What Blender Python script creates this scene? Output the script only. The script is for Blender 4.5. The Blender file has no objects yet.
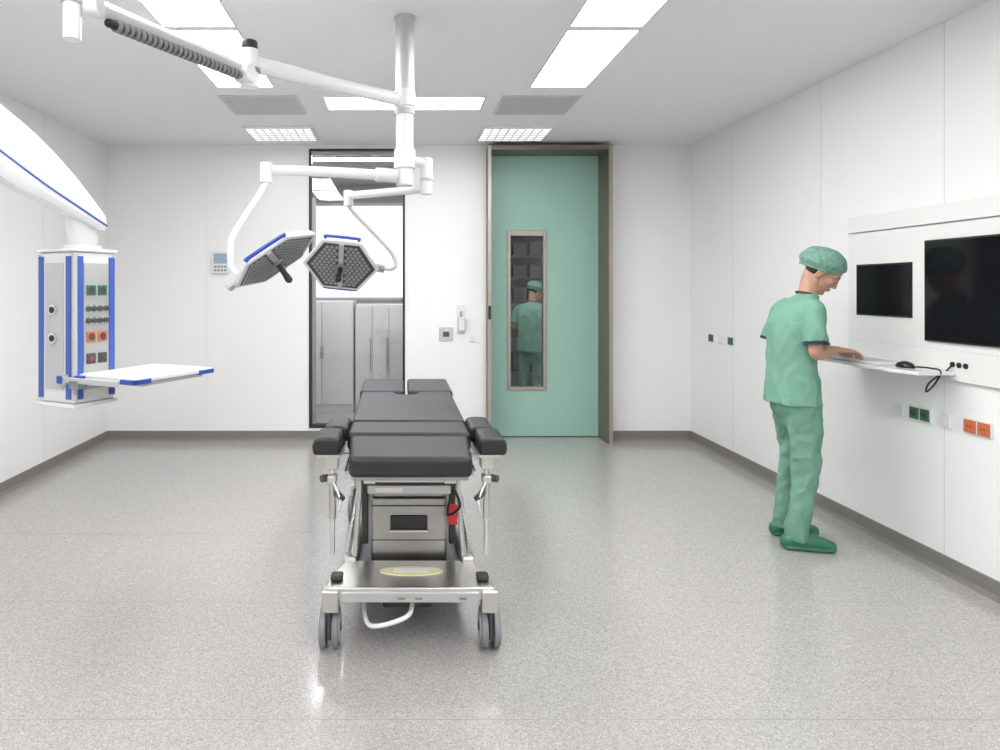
import bpy, bmesh, math, random
from mathutils import Vector, Matrix, noise
random.seed(3)
SC=bpy.context.scene
COL=SC.collection
V=Vector

# ---------------------------------------------------------------- materials
def mat(name,col,rough=0.5,metal=0.0,spec=0.5,emit=None,estr=0.0,var=0.0,vscale=8.0,bump=0.0,bscale=40.0,coat=0.0,stretch=None):
    m=bpy.data.materials.new(name); m.use_nodes=True
    nt=m.node_tree; b=nt.nodes['Principled BSDF']
    b.inputs['Base Color'].default_value=(*col,1)
    b.inputs['Roughness'].default_value=rough
    b.inputs['Metallic'].default_value=metal
    b.inputs['Specular IOR Level'].default_value=spec
    b.inputs['Coat Weight'].default_value=coat
    if emit:
        b.inputs['Emission Color'].default_value=(*emit,1)
        b.inputs['Emission Strength'].default_value=estr
    if var>0 or bump>0:
        tc=nt.nodes.new('ShaderNodeTexCoord')
        mp=nt.nodes.new('ShaderNodeMapping')
        if stretch: mp.inputs['Scale'].default_value=stretch
        nt.links.new(tc.outputs['Object'],mp.inputs['Vector'])
    if var>0:
        n=nt.nodes.new('ShaderNodeTexNoise'); n.inputs['Scale'].default_value=vscale; n.inputs['Detail'].default_value=4
        nt.links.new(mp.outputs[0],n.inputs['Vector'])
        r=nt.nodes.new('ShaderNodeValToRGB')
        r.color_ramp.elements[0].position=0.3; r.color_ramp.elements[1].position=0.7
        r.color_ramp.elements[0].color=(*[c*(1-var) for c in col],1)
        r.color_ramp.elements[1].color=(*[min(1,c*(1+var)) for c in col],1)
        nt.links.new(n.outputs['Fac'],r.inputs[0]); nt.links.new(r.outputs[0],b.inputs['Base Color'])
    if bump>0:
        n=nt.nodes.new('ShaderNodeTexNoise'); n.inputs['Scale'].default_value=bscale; n.inputs['Detail'].default_value=3
        nt.links.new(mp.outputs[0],n.inputs['Vector'])
        bp=nt.nodes.new('ShaderNodeBump'); bp.inputs['Strength'].default_value=bump; bp.inputs['Distance'].default_value=0.01
        nt.links.new(n.outputs['Fac'],bp.inputs['Height']); nt.links.new(bp.outputs[0],b.inputs['Normal'])
    return m

M={}
M['wall']=mat('wall_panel',(0.855,0.855,0.86),0.34,spec=0.38,var=0.008,vscale=1.5)
M['ceil']=mat('ceiling_paint',(0.87,0.87,0.87),0.7,var=0.008,vscale=1.2)
M['seam']=mat('wall_seam',(0.70,0.70,0.70),0.6)
M['fseam']=mat('floor_weld_seam',(0.33,0.32,0.31),0.4)
M['base']=mat('baseboard',(0.20,0.19,0.175),0.5,var=0.15,vscale=150)
M['white']=mat('white_plastic',(0.80,0.80,0.79),0.32,coat=0.2)
M['white2']=mat('white_enamel',(0.76,0.77,0.77),0.25,coat=0.3)
M['lgrey']=mat('light_grey_plastic',(0.5,0.51,0.52),0.4)
M['grey']=mat('grey_plastic',(0.22,0.23,0.24),0.45)
M['led']=mat('led_lens_cell',(0.30,0.31,0.32),0.3)
M['dgrey']=mat('dark_grey',(0.06,0.062,0.066),0.45)
M['black']=mat('black_plastic',(0.012,0.012,0.013),0.4)
M['vinyl']=mat('black_vinyl',(0.017,0.017,0.020),0.40,spec=0.45,bump=0.12,bscale=260)
M['screen']=mat('screen_glass',(0.008,0.008,0.010),0.10,spec=0.18)
M['blue']=mat('blue_plastic',(0.03,0.08,0.42),0.3)
M['bluel']=mat('blue_profile',(0.05,0.11,0.42),0.3)
M['steel']=mat('brushed_steel',(0.62,0.61,0.59),0.28,metal=1.0,var=0.05,vscale=30,stretch=(1,1,12))
M['steeld']=mat('dark_steel',(0.36,0.35,0.34),0.32,metal=1.0,var=0.06,vscale=30,stretch=(12,1,1))
M['chrome']=mat('chrome',(0.78,0.78,0.78),0.12,metal=1.0)
M['alu']=mat('anodised_aluminium',(0.55,0.55,0.55),0.42,metal=0.7)
M['bronze']=mat('door_frame_metal',(0.20,0.172,0.14),0.4,metal=0.5)
M['bronzel']=mat('door_frame_edge',(0.40,0.365,0.32),0.35,metal=0.5)
M['teal']=mat('teal_door',(0.31,0.52,0.445),0.33,var=0.02,vscale=2,coat=0.1)
M['green']=mat('green_socket',(0.03,0.17,0.09),0.4)
M['orange']=mat('orange_socket',(0.58,0.15,0.06),0.4)
M['red']=mat('red_tag',(0.50,0.03,0.035),0.5)
M['yellow']=mat('label_yellow',(0.75,0.70,0.42),0.5)
M['scrub']=mat('green_scrub_cloth',(0.185,0.37,0.285),0.85,spec=0.15,var=0.06,vscale=9,bump=0.35,bscale=30)
M['scrub2']=mat('green_trouser_cloth',(0.165,0.33,0.255),0.85,spec=0.15,var=0.08,vscale=7,bump=0.4,bscale=25)
M['cap']=mat('surgical_cap_cloth',(0.18,0.34,0.28),0.9,spec=0.1,var=0.2,vscale=45,bump=0.6,bscale=60)
M['navy']=mat('navy_trim',(0.02,0.04,0.09),0.8)
M['clog']=mat('green_clog_rubber',(0.03,0.17,0.085),0.4)
M['skin']=mat('skin',(0.50,0.28,0.20),0.5,spec=0.35,var=0.06,vscale=20)
M['lip']=mat('lip',(0.42,0.16,0.14),0.5)
M['hair']=mat('dark_hair',(0.045,0.028,0.018),0.7,bump=0.5,bscale=150)
M['eye']=mat('eye_white',(0.6,0.58,0.55),0.3)
M['disp']=mat('blue_display',(0.2,0.3,0.4),0.3,emit=(0.4,0.55,0.7),estr=0.2)
M['lamp']=mat('light_panel_diffuser',(0.9,0.9,0.9),0.5,emit=(1.0,0.995,0.985),estr=19.5)
M['lamp2']=mat('louvre_light',(0.9,0.9,0.9),0.5,emit=(1.0,0.995,0.98),estr=2.6)
M['lamp3']=mat('corridor_light',(0.9,0.9,0.9),0.5,emit=(1.0,0.985,0.96),estr=60)
M['lamp4']=mat('passage_fill_light',(0.9,0.9,0.9),0.5,emit=(1.0,0.985,0.96),estr=28)  # glow of the added fill panel in the passage
M['vent']=mat('air_vent',(0.64,0.64,0.63),0.5)
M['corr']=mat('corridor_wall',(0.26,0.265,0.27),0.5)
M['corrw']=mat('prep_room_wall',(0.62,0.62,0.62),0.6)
M['corrl']=mat('corridor_cabinet',(0.62,0.62,0.61),0.35)

def floor_mat():
    m=bpy.data.materials.new('speckled_vinyl_floor'); m.use_nodes=True
    nt=m.node_tree; b=nt.nodes['Principled BSDF']
    tc=nt.nodes.new('ShaderNodeTexCoord')
    v=nt.nodes.new('ShaderNodeTexVoronoi'); v.inputs['Scale'].default_value=270
    nt.links.new(tc.outputs['Object'],v.inputs['Vector'])
    sp=nt.nodes.new('ShaderNodeSeparateColor'); nt.links.new(v.outputs['Color'],sp.inputs[0])
    r=nt.nodes.new('ShaderNodeValToRGB'); cr=r.color_ramp
    cr.elements[0].position=0.0; cr.elements[0].color=(0.24,0.231,0.223,1)
    cr.elements[1].position=1.0; cr.elements[1].color=(0.54,0.53,0.515,1)
    e=cr.elements.new(0.18); e.color=(0.36,0.349,0.338,1)
    e=cr.elements.new(0.80); e.color=(0.415,0.403,0.392,1)
    nt.links.new(sp.outputs[0],r.inputs[0])
    n=nt.nodes.new('ShaderNodeTexNoise'); n.inputs['Scale'].default_value=60; n.inputs['Detail'].default_value=3
    nt.links.new(tc.outputs['Object'],n.inputs['Vector'])
    mr=nt.nodes.new('ShaderNodeMapRange'); mr.inputs[1].default_value=0.3; mr.inputs[2].default_value=0.7
    mr.inputs[3].default_value=0.95; mr.inputs[4].default_value=1.05
    nt.links.new(n.outputs['Fac'],mr.inputs[0])
    mx=nt.nodes.new('ShaderNodeVectorMath'); mx.operation='SCALE'
    nt.links.new(r.outputs[0],mx.inputs[0]); nt.links.new(mr.outputs[0],mx.inputs['Scale'])
    nt.links.new(mx.outputs[0],b.inputs['Base Color'])
    b.inputs['Roughness'].default_value=0.16
    b.inputs['Specular IOR Level'].default_value=0.75
    return m
M['floor']=floor_mat()

def glass_mat(name,tint,refl):
    m=bpy.data.materials.new(name); m.use_nodes=True
    nt=m.node_tree; nt.nodes.clear()
    o=nt.nodes.new('ShaderNodeOutputMaterial'); t=nt.nodes.new('ShaderNodeBsdfTransparent')
    g=nt.nodes.new('ShaderNodeBsdfGlossy'); g.inputs['Roughness'].default_value=0.02
    t.inputs[0].default_value=(*tint,1)
    fr=nt.nodes.new('ShaderNodeFresnel'); fr.inputs[0].default_value=refl
    mx=nt.nodes.new('ShaderNodeMixShader')
    nt.links.new(fr.outputs[0],mx.inputs[0]); nt.links.new(t.outputs[0],mx.inputs[1]); nt.links.new(g.outputs[0],mx.inputs[2])
    nt.links.new(mx.outputs[0],o.inputs[0]); return m
M['glass']=glass_mat('window_glass',(0.92,0.93,0.94),1.6)
M['dglass']=glass_mat('door_glass',(0.9,0.92,0.93),1.45)

# ---------------------------------------------------------------- helpers
def group(name,loc=(0,0,0),rz=0.0):
    e=bpy.data.objects.new(name,None); e.empty_display_size=0.1
    e.location=loc; e.rotation_euler=(0,0,rz); COL.objects.link(e); return e
def finish(bm,name,m,par=None,bevel=0.0,smooth=False,seg=3,matrix=None):
    bmesh.ops.recalc_face_normals(bm,faces=bm.faces)
    me=bpy.data.meshes.new(name); bm.to_mesh(me); bm.free()
    o=bpy.data.objects.new(name,me); COL.objects.link(o)
    me.materials.append(M[m] if isinstance(m,str) else m)
    if smooth or bevel>0:
        for p in me.polygons: p.use_smooth=True
    if smooth and bevel<=0: me.set_sharp_from_angle(angle=math.radians(40))
    if bevel>0:
        b=o.modifiers.new('bevel','BEVEL'); b.width=bevel; b.segments=seg; b.limit_method='ANGLE'; b.harden_normals=True
    if par: 
        o.parent=par
        if par.name in WORLDP:
            o.matrix_parent_inverse=WORLDP[par.name].inverted()
    if matrix is not None: o.matrix_basis=matrix
    return o
WORLDP={}
def wgroup(name,loc):
    e=group(name,loc); WORLDP[e.name]=Matrix.Translation(V(loc)); return e
def addbox(bm,x0,x1,y0,y1,z0,z1):
    vs=[bm.verts.new((x,y,z)) for x in (x0,x1) for y in (y0,y1) for z in (z0,z1)]
    for f in ((0,1,3,2),(4,6,7,5),(0,4,5,1),(2,3,7,6),(0,2,6,4),(1,5,7,3)):
        bm.faces.new([vs[i] for i in f])
def box(name,x0,x1,y0,y1,z0,z1,m,par=None,bevel=0.0,seg=3):
    bm=bmesh.new(); addbox(bm,min(x0,x1),max(x0,x1),min(y0,y1),max(y0,y1),min(z0,z1),max(z0,z1))
    return finish(bm,name,m,par,bevel,seg=seg)
def boxes(name,lst,m,par=None,bevel=0.0):
    bm=bmesh.new()
    for b in lst: addbox(bm,*b)
    return finish(bm,name,m,par,bevel)
def frame_of(t,hint=V((0,0,1))):
    t=t.normalized()
    if abs(t.dot(hint))>0.97: hint=V((1,0,0))
    s=t.cross(hint).normalized(); u=s.cross(t).normalized(); return t,s,u
def addcyl(bm,p1,p2,r1,r2=None,n=24):
    p1=V(p1);p2=V(p2); r2=r1 if r2 is None else r2
    t,s,u=frame_of(p2-p1)
    a=[];b=[]
    for i in range(n):
        an=2*math.pi*i/n; d=s*math.cos(an)+u*math.sin(an)
        a.append(bm.verts.new(p1+d*r1)); b.append(bm.verts.new(p2+d*r2))
    for i in range(n):
        j=(i+1)%n; bm.faces.new((a[i],a[j],b[j],b[i]))
    bm.faces.new(a[::-1]); bm.faces.new(b)
def cyl(name,p1,p2,r,m,par=None,r2=None,n=24,bevel=0.0):
    bm=bmesh.new(); addcyl(bm,p1,p2,r,r2,n)
    return finish(bm,name,m,par,bevel,smooth=True,seg=2)
def cyls(name,lst,m,par=None,n=18):
    bm=bmesh.new()
    for c in lst: addcyl(bm,*c,n=n)
    return finish(bm,name,m,par,smooth=True)
def catmull(vals,sub):
    out=[]; n=len(vals)
    for i in range(n-1):
        p0=vals[max(i-1,0)];p1=vals[i];p2=vals[i+1];p3=vals[min(i+2,n-1)]
        for k in range(sub):
            t=k/sub
            out.append([0.5*((2*b)+(-a+c)*t+(2*a-5*b+4*c-d)*t*t+(-a+3*b-3*c+d)*t**3) for a,b,c,d in zip(p0,p1,p2,p3)])
    out.append(list(vals[-1])); return out
def addtube(bm,pts,rads,n=16,sub=4,caps=(1,1),hint=V((0,0,1)),fixed=None):
    """swept elliptical tube. rads = [(side,up)], caps: 1 round, 0 flat"""
    rr=[(r,r) if not isinstance(r,(tuple,list)) else r for r in rads]
    vals=[list(p)+list(r) for p,r in zip(pts,rr)]
    if sub>1 and len(vals)>2: vals=catmull(vals,sub)
    P=[V(v[:3]) for v in vals]; R=[(max(v[3],1e-4),max(v[4],1e-4)) for v in vals]
    rings=[]
    def ring(p,s,u,ra,rb):
        return [bm.verts.new(p+s*(math.cos(2*math.pi*i/n)*ra)+u*(math.sin(2*math.pi*i/n)*rb)) for i in range(n)]
    N=len(P); ps=None
    fr=[]
    for i in range(N):
        t=(P[min(i+1,N-1)]-P[max(i-1,0)]).normalized()
        if fixed: s,u=fixed
        elif ps is None: t,s,u=frame_of(t,hint)
        else:
            s=(ps-t*ps.dot(t)).normalized(); u=s.cross(t).normalized()
        ps=s; fr.append((t,s,u))
    t,s,u=fr[0]
    if caps[0]:
        rm=min(R[0])
        for a in (80,55,28):
            a=math.radians(a); rings.append(ring(P[0]-t*rm*math.sin(a),s,u,R[0][0]*math.cos(a),R[0][1]*math.cos(a)))
    for i in range(N): rings.append(ring(P[i],fr[i][1],fr[i][2],*R[i]))
    t,s,u=fr[-1]
    if caps[1]:
        rm=min(R[-1])
        for a in (28,55,80):
            a=math.radians(a); rings.append(ring(P[-1]+t*rm*math.sin(a),s,u,R[-1][0]*math.cos(a),R[-1][1]*math.cos(a)))
    for a,b in zip(rings[:-1],rings[1:]):
        for i in range(n):
            j=(i+1)%n; bm.faces.new((a[i],a[j],b[j],b[i]))
    bm.faces.new(rings[0][::-1]); bm.faces.new(rings[-1])
def tube(name,pts,r,m,par=None,n=14,sub=6):
    bm=bmesh.new(); addtube(bm,pts,[r]*len(pts) if not isinstance(r,list) else r,n=n,sub=sub)
    return finish(bm,name,m,par,smooth=True)
def addell(bm,c,r,mtx=None,u=20,v=12):
    mm=Matrix.Translation(V(c))@Matrix.Diagonal((r[0],r[1],r[2],1))
    if mtx is not None: mm=mtx@mm
    bmesh.ops.create_uvsphere(bm,u_segments=u,v_segments=v,radius=1.0,matrix=mm)
def prism(name,pts,z0,z1,m,par=None,bevel=0.0,seg=3,matrix=None):
    bm=bmesh.new()
    a=[bm.verts.new((p[0],p[1],z0)) for p in pts]; b=[bm.verts.new((p[0],p[1],z1)) for p in pts]
    bm.faces.new(a[::-1]); bm.faces.new(b)
    for i in range(len(pts)):
        j=(i+1)%len(pts); bm.faces.new((a[i],a[j],b[j],b[i]))
    return finish(bm,name,m,par,bevel,seg=seg,matrix=matrix)
def remeshed(bm,name,m,par,vox,smooth=4,fold=None,clampz=None):
    bmesh.ops.recalc_face_normals(bm,faces=bm.faces)
    me=bpy.data.meshes.new(name+'_src'); bm.to_mesh(me); bm.free()
    o=bpy.data.objects.new(name,me); COL.objects.link(o)
    md=o.modifiers.new('r','REMESH'); md.mode='VOXEL'; md.voxel_size=vox
    dg=bpy.context.evaluated_depsgraph_get(); dg.update()
    me2=bpy.data.meshes.new_from_object(o.evaluated_get(dg)); o.modifiers.clear(); o.data=me2
    b=bmesh.new(); b.from_mesh(me2)
    for _ in range(smooth): bmesh.ops.smooth_vert(b,verts=b.verts,factor=0.5,use_axis_x=True,use_axis_y=True,use_axis_z=True)
    b.normal_update()
    if fold:
        mv=[(v,v.normal*fold(v.co,v.normal)) for v in b.verts]
        for v,d in mv: v.co+=d
    if clampz is not None:
        for v in b.verts:
            if v.co.z<clampz: v.co.z=clampz
    for f in b.faces: f.smooth=True
    b.to_mesh(me2); b.free()
    me2.materials.clear(); me2.materials.append(M[m]); me2.name=name
    o.parent=par; return o

# ---------------------------------------------------------------- room shell
XL,XR,YB,H=-2.88,2.88,6.58,2.91
YR=-2.2
WT=0.12
box('floor',XL-0.3,XR+0.3,YR-0.12,YB+0.1,-0.1,0,'floor')
box('floor_corridor',-4.0,4.2,YB+0.1,10.2,-0.1,-0.002,M['floor'])
box('ceiling',XL-0.12,XR+0.12,YR-0.12,YB+WT,H,H+0.1,'ceil')
box('wall_left',XL-WT,XL,YR,YB+WT,0,H,'wall')
box('wall_right',XR,XR+WT,YR,YB+WT,0,H,'wall')
box('wall_rear',XL,XR,YR-WT,YR,0,H,'wall')
WX0,WX1,WZ0,WZ1=-0.888,0.059,0.12,2.872
DX0,DX1,DZ1=0.86,2.05,2.87
boxes('wall_back',[(XL,WX0,YB,YB+WT,0,H),(WX0,WX1,YB,YB+WT,0,WZ0),(WX0,WX1,YB,YB+WT,WZ1,H),
    (WX1,DX0,YB,YB+WT,0,H),(DX0,DX1,YB,YB+WT,DZ1,H),(DX1,XR,YB,YB+WT,0,H)],'wall')
def skirt(name,p,q,nrm):
    bm=bmesh.new(); p=V((p[0],p[1],0)); q=V((q[0],q[1],0)); n=V((nrm[0],nrm[1],0))
    prof=[(0,0),(0.03,0),(0.014,0.008),(0.006,0.022),(0.005,0.088),(0,0.092)]
    A=[bm.verts.new(p+n*a+V((0,0,b))) for a,b in prof]; B=[bm.verts.new(q+n*a+V((0,0,b))) for a,b in prof]
    for i in range(len(prof)):
        j=(i+1)%len(prof); bm.faces.new((A[i],A[j],B[j],B[i]))
    bm.faces.new(A); bm.faces.new(B[::-1]); finish(bm,name,'base')
skirt('baseboard_left',(XL,YR),(XL,YB),(1,0))
skirt('baseboard_right',(XR,YR),(XR,YB),(-1,0))
skirt('baseboard_back_1',(XL,YB),(DX0-0.02,YB),(0,-1))
skirt('baseboard_back_2',(DX1+0.01,YB),(XR,YB),(0,-1))
s=0.0015
boxes('trim_right',[(XR-s,XR,y-0.002,y+0.002,0.1,H) for y in (5.75,4.55,3.52,2.3,1.1,-0.1)],'seam')
boxes('trim_left',[(XL,XL+s,y-0.002,y+0.002,0.1,H) for y in (5.4,4.2,3.0,1.8,0.6)],'seam')
boxes('trim_back',[(x-0.002,x+0.002,YB-s,YB,0.1,H) for x in (-1.9,)],'seam')
boxes('trim_floor',[(XL+0.03,XR-0.03,y-0.0025,y+0.0025,0,0.0004) for y in (4.07,3.19,2.32)],'fseam')

# ---------------------------------------------------------------- ceiling lights
def panel(x0,x1,y0,y1,kind='lamp'):
    g=wgroup('ceiling_light_panel',((x0+x1)/2,(y0+y1)/2,H))
    t=0.012
    boxes('trim_frame',[(x0-t,x1+t,y0-t,y0,H-0.005,H),(x0-t,x1+t,y1,y1+t,H-0.005,H),(x0-t,x0,y0,y1,H-0.005,H),(x1,x1+t,y0,y1,H-0.005,H)],'white',g)
    box('diffuser',x0,x1,y0,y1,H-0.003,H,kind,g)
for xa,xb in ((-1.265,-0.885),(0.925,1.305)):
    for ya,yb in ((3.64,4.66),(2.55,3.58),(0.6,1.62),(-0.5,0.52),(-1.6,-0.58)):
        panel(xa,xb,ya,yb)
panel(-0.55,0.63,4.93,5.25)
def louvre(name,x0,x1,y0,y1,m,back,n):
    g=wgroup(name,((x0+x1)/2,(y0+y1)/2,H))
    t=0.02; dz=0.018 if back=='lamp2' else 0.008
    boxes('housing_frame',[(x0,x1,y0,y0+t,H-dz,H),(x0,x1,y1-t,y1,H-dz,H),(x0,x0+t,y0+t,y1-t,H-dz,H),(x1-t,x1,y0+t,y1-t,H-dz,H)],'vent' if back!='lamp2' else 'white',g)
    box('back_plate',x0+t,x1-t,y0+t,y1-t,H-0.003,H,back,g)
    st=(y1-y0-2*t)/n
    boxes('slats',[(x0+t,x1-t,y0+t+st*(i+0.5)-0.005,y0+t+st*(i+0.5)+0.005,H-dz,H-0.003) for i in range(n)],m,g)
    if back=='lamp2':
        boxes('cross_blades',[(x0+t+(x1-x0-2*t)*k/8-0.002,x0+t+(x1-x0-2*t)*k/8+0.002,y0+t,y1-t,H-dz,H-0.003) for k in range(1,8)],m,g)
louvre('louvre_ceiling_light',-1.37,-0.76,5.8,6.33,'lgrey','lamp2',6)
louvre('louvre_ceiling_light',0.73,1.36,5.8,6.33,'lgrey','lamp2',6)
louvre('ceiling_air_vent',-1.33,-0.75,4.87,5.4,'vent','lgrey',26)
louvre('ceiling_air_vent',0.76,1.34,4.87,5.4,'vent','lgrey',26)

# ---------------------------------------------------------------- window
g=wgroup('window_1',((WX0+WX1)/2,YB,WZ0))
boxes('frame',[(WX0,WX0+0.022,YB-0.01,YB+0.09,WZ0,WZ1),(WX1-0.022,WX1,YB-0.01,YB+0.09,WZ0,WZ1),
   (WX0+0.022,WX1-0.022,YB-0.01,YB+0.09,WZ0,WZ0+0.03),(WX0+0.022,WX1-0.022,YB-0.01,YB+0.09,WZ1-0.02,WZ1)],'black',g)
box('glass_pane',WX0+0.022,WX1-0.022,YB+0.035,YB+0.041,WZ0+0.03,WZ1-0.02,'glass',g)
box('side_post',WX0+0.022,WX0+0.06,YB+0.045,YB+0.085,WZ0+0.03,2.40,'alu',g)
boxes('blind_slats',[(WX0+0.03,WX1-0.03,YB+0.05,YB+0.09,2.66+i*0.024,2.668+i*0.024) for i in range(8)],'grey',g)
box('blind_rail',WX0+0.03,WX1-0.03,YB+0.05,YB+0.09,2.63,2.65,'dgrey',g)

# ---------------------------------------------------------------- rooms behind
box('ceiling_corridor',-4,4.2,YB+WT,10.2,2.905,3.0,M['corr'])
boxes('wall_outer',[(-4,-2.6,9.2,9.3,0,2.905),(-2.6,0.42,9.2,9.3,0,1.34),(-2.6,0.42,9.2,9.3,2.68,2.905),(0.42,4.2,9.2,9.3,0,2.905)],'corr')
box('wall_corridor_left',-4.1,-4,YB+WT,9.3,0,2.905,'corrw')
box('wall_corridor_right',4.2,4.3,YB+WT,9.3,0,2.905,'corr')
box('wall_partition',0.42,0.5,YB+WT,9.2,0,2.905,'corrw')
g=wgroup('window_2',(-1.0,9.25,1.34))
boxes('frame',[(-2.6,0.42,9.22,9.28,1.34,1.37),(-2.6,0.42,9.22,9.28,2.64,2.68),(-1.8,-1.77,9.22,9.28,1.37,2.64)],'lgrey',g)
box('ceiling_lamp_corridor',-1.3,0.1,7.2,7.35,2.895,2.905,'lamp3')
box('fill_light_passage',0.9,2.1,7.1,7.3,2.895,2.905,'lamp4')  # added fill panel, unseen, brightens the figure behind the door glass
g=wgroup('storage_cabinet',(-0.9,8.3,0))
box('carcass',-1.3,-0.55,8.05,8.6,0.0,1.34,'corrl',g,0.005)
boxes('doors',[(-1.29,-0.935,8.03,8.05,0.1,1.32),(-0.925,-0.56,8.03,8.05,0.1,1.32)],'corrl',g,0.003)
boxes('handles',[(-0.95,-0.94,8.01,8.03,0.65,0.8),(-0.92,-0.91,8.01,8.03,0.65,0.8)],'grey',g)
g=wgroup('tall_cabinet',(-0.2,8.2,0))
box('carcass',-0.53,0.30,8.08,8.6,0.0,1.30,'corrl',g,0.005)
boxes('door_panels',[(x,x+0.195,8.06,8.08,0.06,1.28) for x in (-0.52,-0.32,-0.12,0.08)],'corrl',g,0.003)
boxes('handles',[(x+0.17,x+0.18,8.03,8.06,0.5,0.9) for x in (-0.52,-0.32,-0.12,0.08)],'grey',g)
g=wgroup('shelf_cabinet',(1.6,9.0,0))
boxes('shelf_frame',[(1.0,1.04,8.8,9.19,0,2.4),(2.4,2.44,8.8,9.19,0,2.4)]+[(1.04,2.4,8.8,9.19,z,z+0.03) for z in (0.4,0.85,1.3,1.62,1.9,2.2)],'dgrey',g)
boxes('boxes_on_shelves',[(1.08+i*0.22,1.08+i*0.22+0.17,8.85,9.15,z+0.03,z+0.03+random.uniform(.1,.2)) for i in range(6) for z in (0.4,0.85,1.3,1.62,1.9)],'dgrey',g)

# ---------------------------------------------------------------- door
g=wgroup('door_1',(1.45,YB,0))
boxes('jamb_faces',[(2.008,2.05,6.40,6.80,0.0,2.87),(0.86,0.885,6.40,6.80,0.0,2.87),(0.885,2.008,6.40,6.80,2.83,2.87)],'bronze',g)
boxes('jamb_edges',[(2.018,2.052,6.392,6.40,0.0,2.872),(0.855,0.885,6.392,6.40,0.0,2.872)],'bronzel',g)
box('header_edge',0.885,2.018,6.392,6.40,2.83,2.872,'bronze',g)
wx0,wx1,wz0,wz1=1.09,1.486,0.47,2.08
boxes('door_leaf',[(0.885,wx0,6.72,6.77,0.008,2.83),(wx1,2.008,6.72,6.77,0.008,2.83),(wx0,wx1,6.72,6.77,0.008,wz0),(wx0,wx1,6.72,6.77,wz1,2.83)],'teal',g)
t=0.035
boxes('vision_panel_frame',[(wx0,wx0+t,6.705,6.775,wz0,wz1),(wx1-t,wx1,6.705,6.775,wz0,wz1),(wx0+t,wx1-t,6.705,6.775,wz0,wz0+t),(wx0+t,wx1-t,6.705,6.775,wz1-t*1.6,wz1)],'bronzel',g,0.004)
box('vision_panel_glass',wx0+t,wx1-t,6.735,6.741,wz0+t,wz1-t*1.6,'dglass',g)
box('door_switch',0.855,0.882,6.38,6.392,1.20,1.33,'black',g,0.003)

# ---------------------------------------------------------------- back wall fittings
def onback(name,px0,px1,z0,z1,d,m,par,b=0.004): return box(name,px0,px1,YB-d,YB,z0,z1,m,par,b)
g=wgroup('switch_panel',(0.465,YB,1.04)); onback('steel_plate',0.395,0.535,0.975,1.115,0.012,'steel',g)
box('button',0.435,0.495,YB-0.02,YB-0.012,1.02,1.07,'dgrey',g,0.003); box('indicator',0.45,0.48,YB-0.018,YB-0.012,1.085,1.095,'white',g)
g=wgroup('hand_sanitiser_dispenser',(0.61,YB,1.05))
box('back_plate',0.575,0.65,YB-0.015,YB,1.05,1.33,'white2',g,0.006)
box('bottle',0.58,0.645,YB-0.08,YB-0.015,1.08,1.22,'white2',g,0.012)
tube('lever_arm',[(0.612,YB-0.03,1.25),(0.612,YB-0.10,1.27),(0.612,YB-0.14,1.235)],0.01,'lgrey',g)
cyl('pump',(0.612,YB-0.05,1.22),(0.612,YB-0.05,1.27),0.014,'grey',g)
g=wgroup('light_switch',(0.72,YB,1.0)); onback('plate',0.69,0.76,0.965,1.035,0.01,'white',g); onback('rocker',0.702,0.748,0.977,1.023,0.014,'white2',g,0.002)
g=wgroup('wall_control_panel',(-1.757,YB,1.75)); onback('housing',-1.84,-1.67,1.64,1.86,0.035,'white2',g,0.01)
box('display',-1.82,-1.69,YB-0.038,YB-0.034,1.74,1.84,'disp',g)
boxes('keys',[(-1.815+i*0.033,-1.793+i*0.033,YB-0.04,YB-0.034,z,z+0.018) for i in range(4) for z in (1.665,1.70)],'grey',g)

# ---------------------------------------------------------------- right wall fittings
g=wgroup('wall_media_console',(XR,3.3,1.5))
box('panel_main',XR-0.022,XR,2.35,4.24,1.02,1.838,'white',g,0.003)
box('panel_top',XR-0.028,XR,2.35,4.24,1.845,1.945,'white',g,0.003)
boxes('panel_seams',[(XR-0.0235,XR-0.022,2.35,4.22,1.175,1.179)],'seam',g)
box('small_monitor_bezel',XR-0.026,XR-0.022,3.71,4.16,1.333,1.645,'black',g)
box('small_monitor_screen',XR-0.028,XR-0.026,3.72,4.15,1.343,1.635,'screen',g)
box('large_monitor_bezel',XR-0.036,XR-0.022,2.67,3.61,1.216,1.757,'black',g,0.002)
box('large_monitor_screen',XR-0.039,XR-0.036,2.68,3.60,1.226,1.747,'screen',g)
prism('keyboard_shelf',[(XR-0.02,3.42),(XR-0.02,4.18),(2.62,4.18),(2.62,3.56),(2.66,3.42)],1.05,1.07,'white2',g,0.004)
cyls('audio_sockets',[((XR-0.027,y,1.105),(XR-0.022,y,1.105),0.014) for y in (3.44,3.40,3.36)],'black',g)
g=wgroup('keyboard',(2.74,3.95,1.07))
box('body',2.655,2.80,3.72,4.14,1.0705,1.086,'white',g,0.004)
boxes('keys',[(2.665+r*0.026,2.687+r*0.026,3.735+c*0.026,3.757+c*0.026,1.086,1.090) for r in range(5) for c in range(15)],'lgrey',g)
g=wgroup('computer_mouse',(2.74,3.6,1.07))
bm=bmesh.new(); addell(bm,(2.745,3.615,1.074),(0.034,0.058,0.03))
for v in bm.verts:
    if v.co.z<1.0705: v.co.z=1.0705
finish(bm,'body','black',g,smooth=True)
tube('cable',[(2.75,3.56,1.08),(2.77,3.48,1.082),(2.78,3.42,1.07),(2.78,3.47,0.99),(2.79,3.53,0.95),(2.81,3.53,1.0),(2.84,3.46,1.07),(2.855,3.44,1.105)],0.0045,'black',g,n=8)
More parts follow.
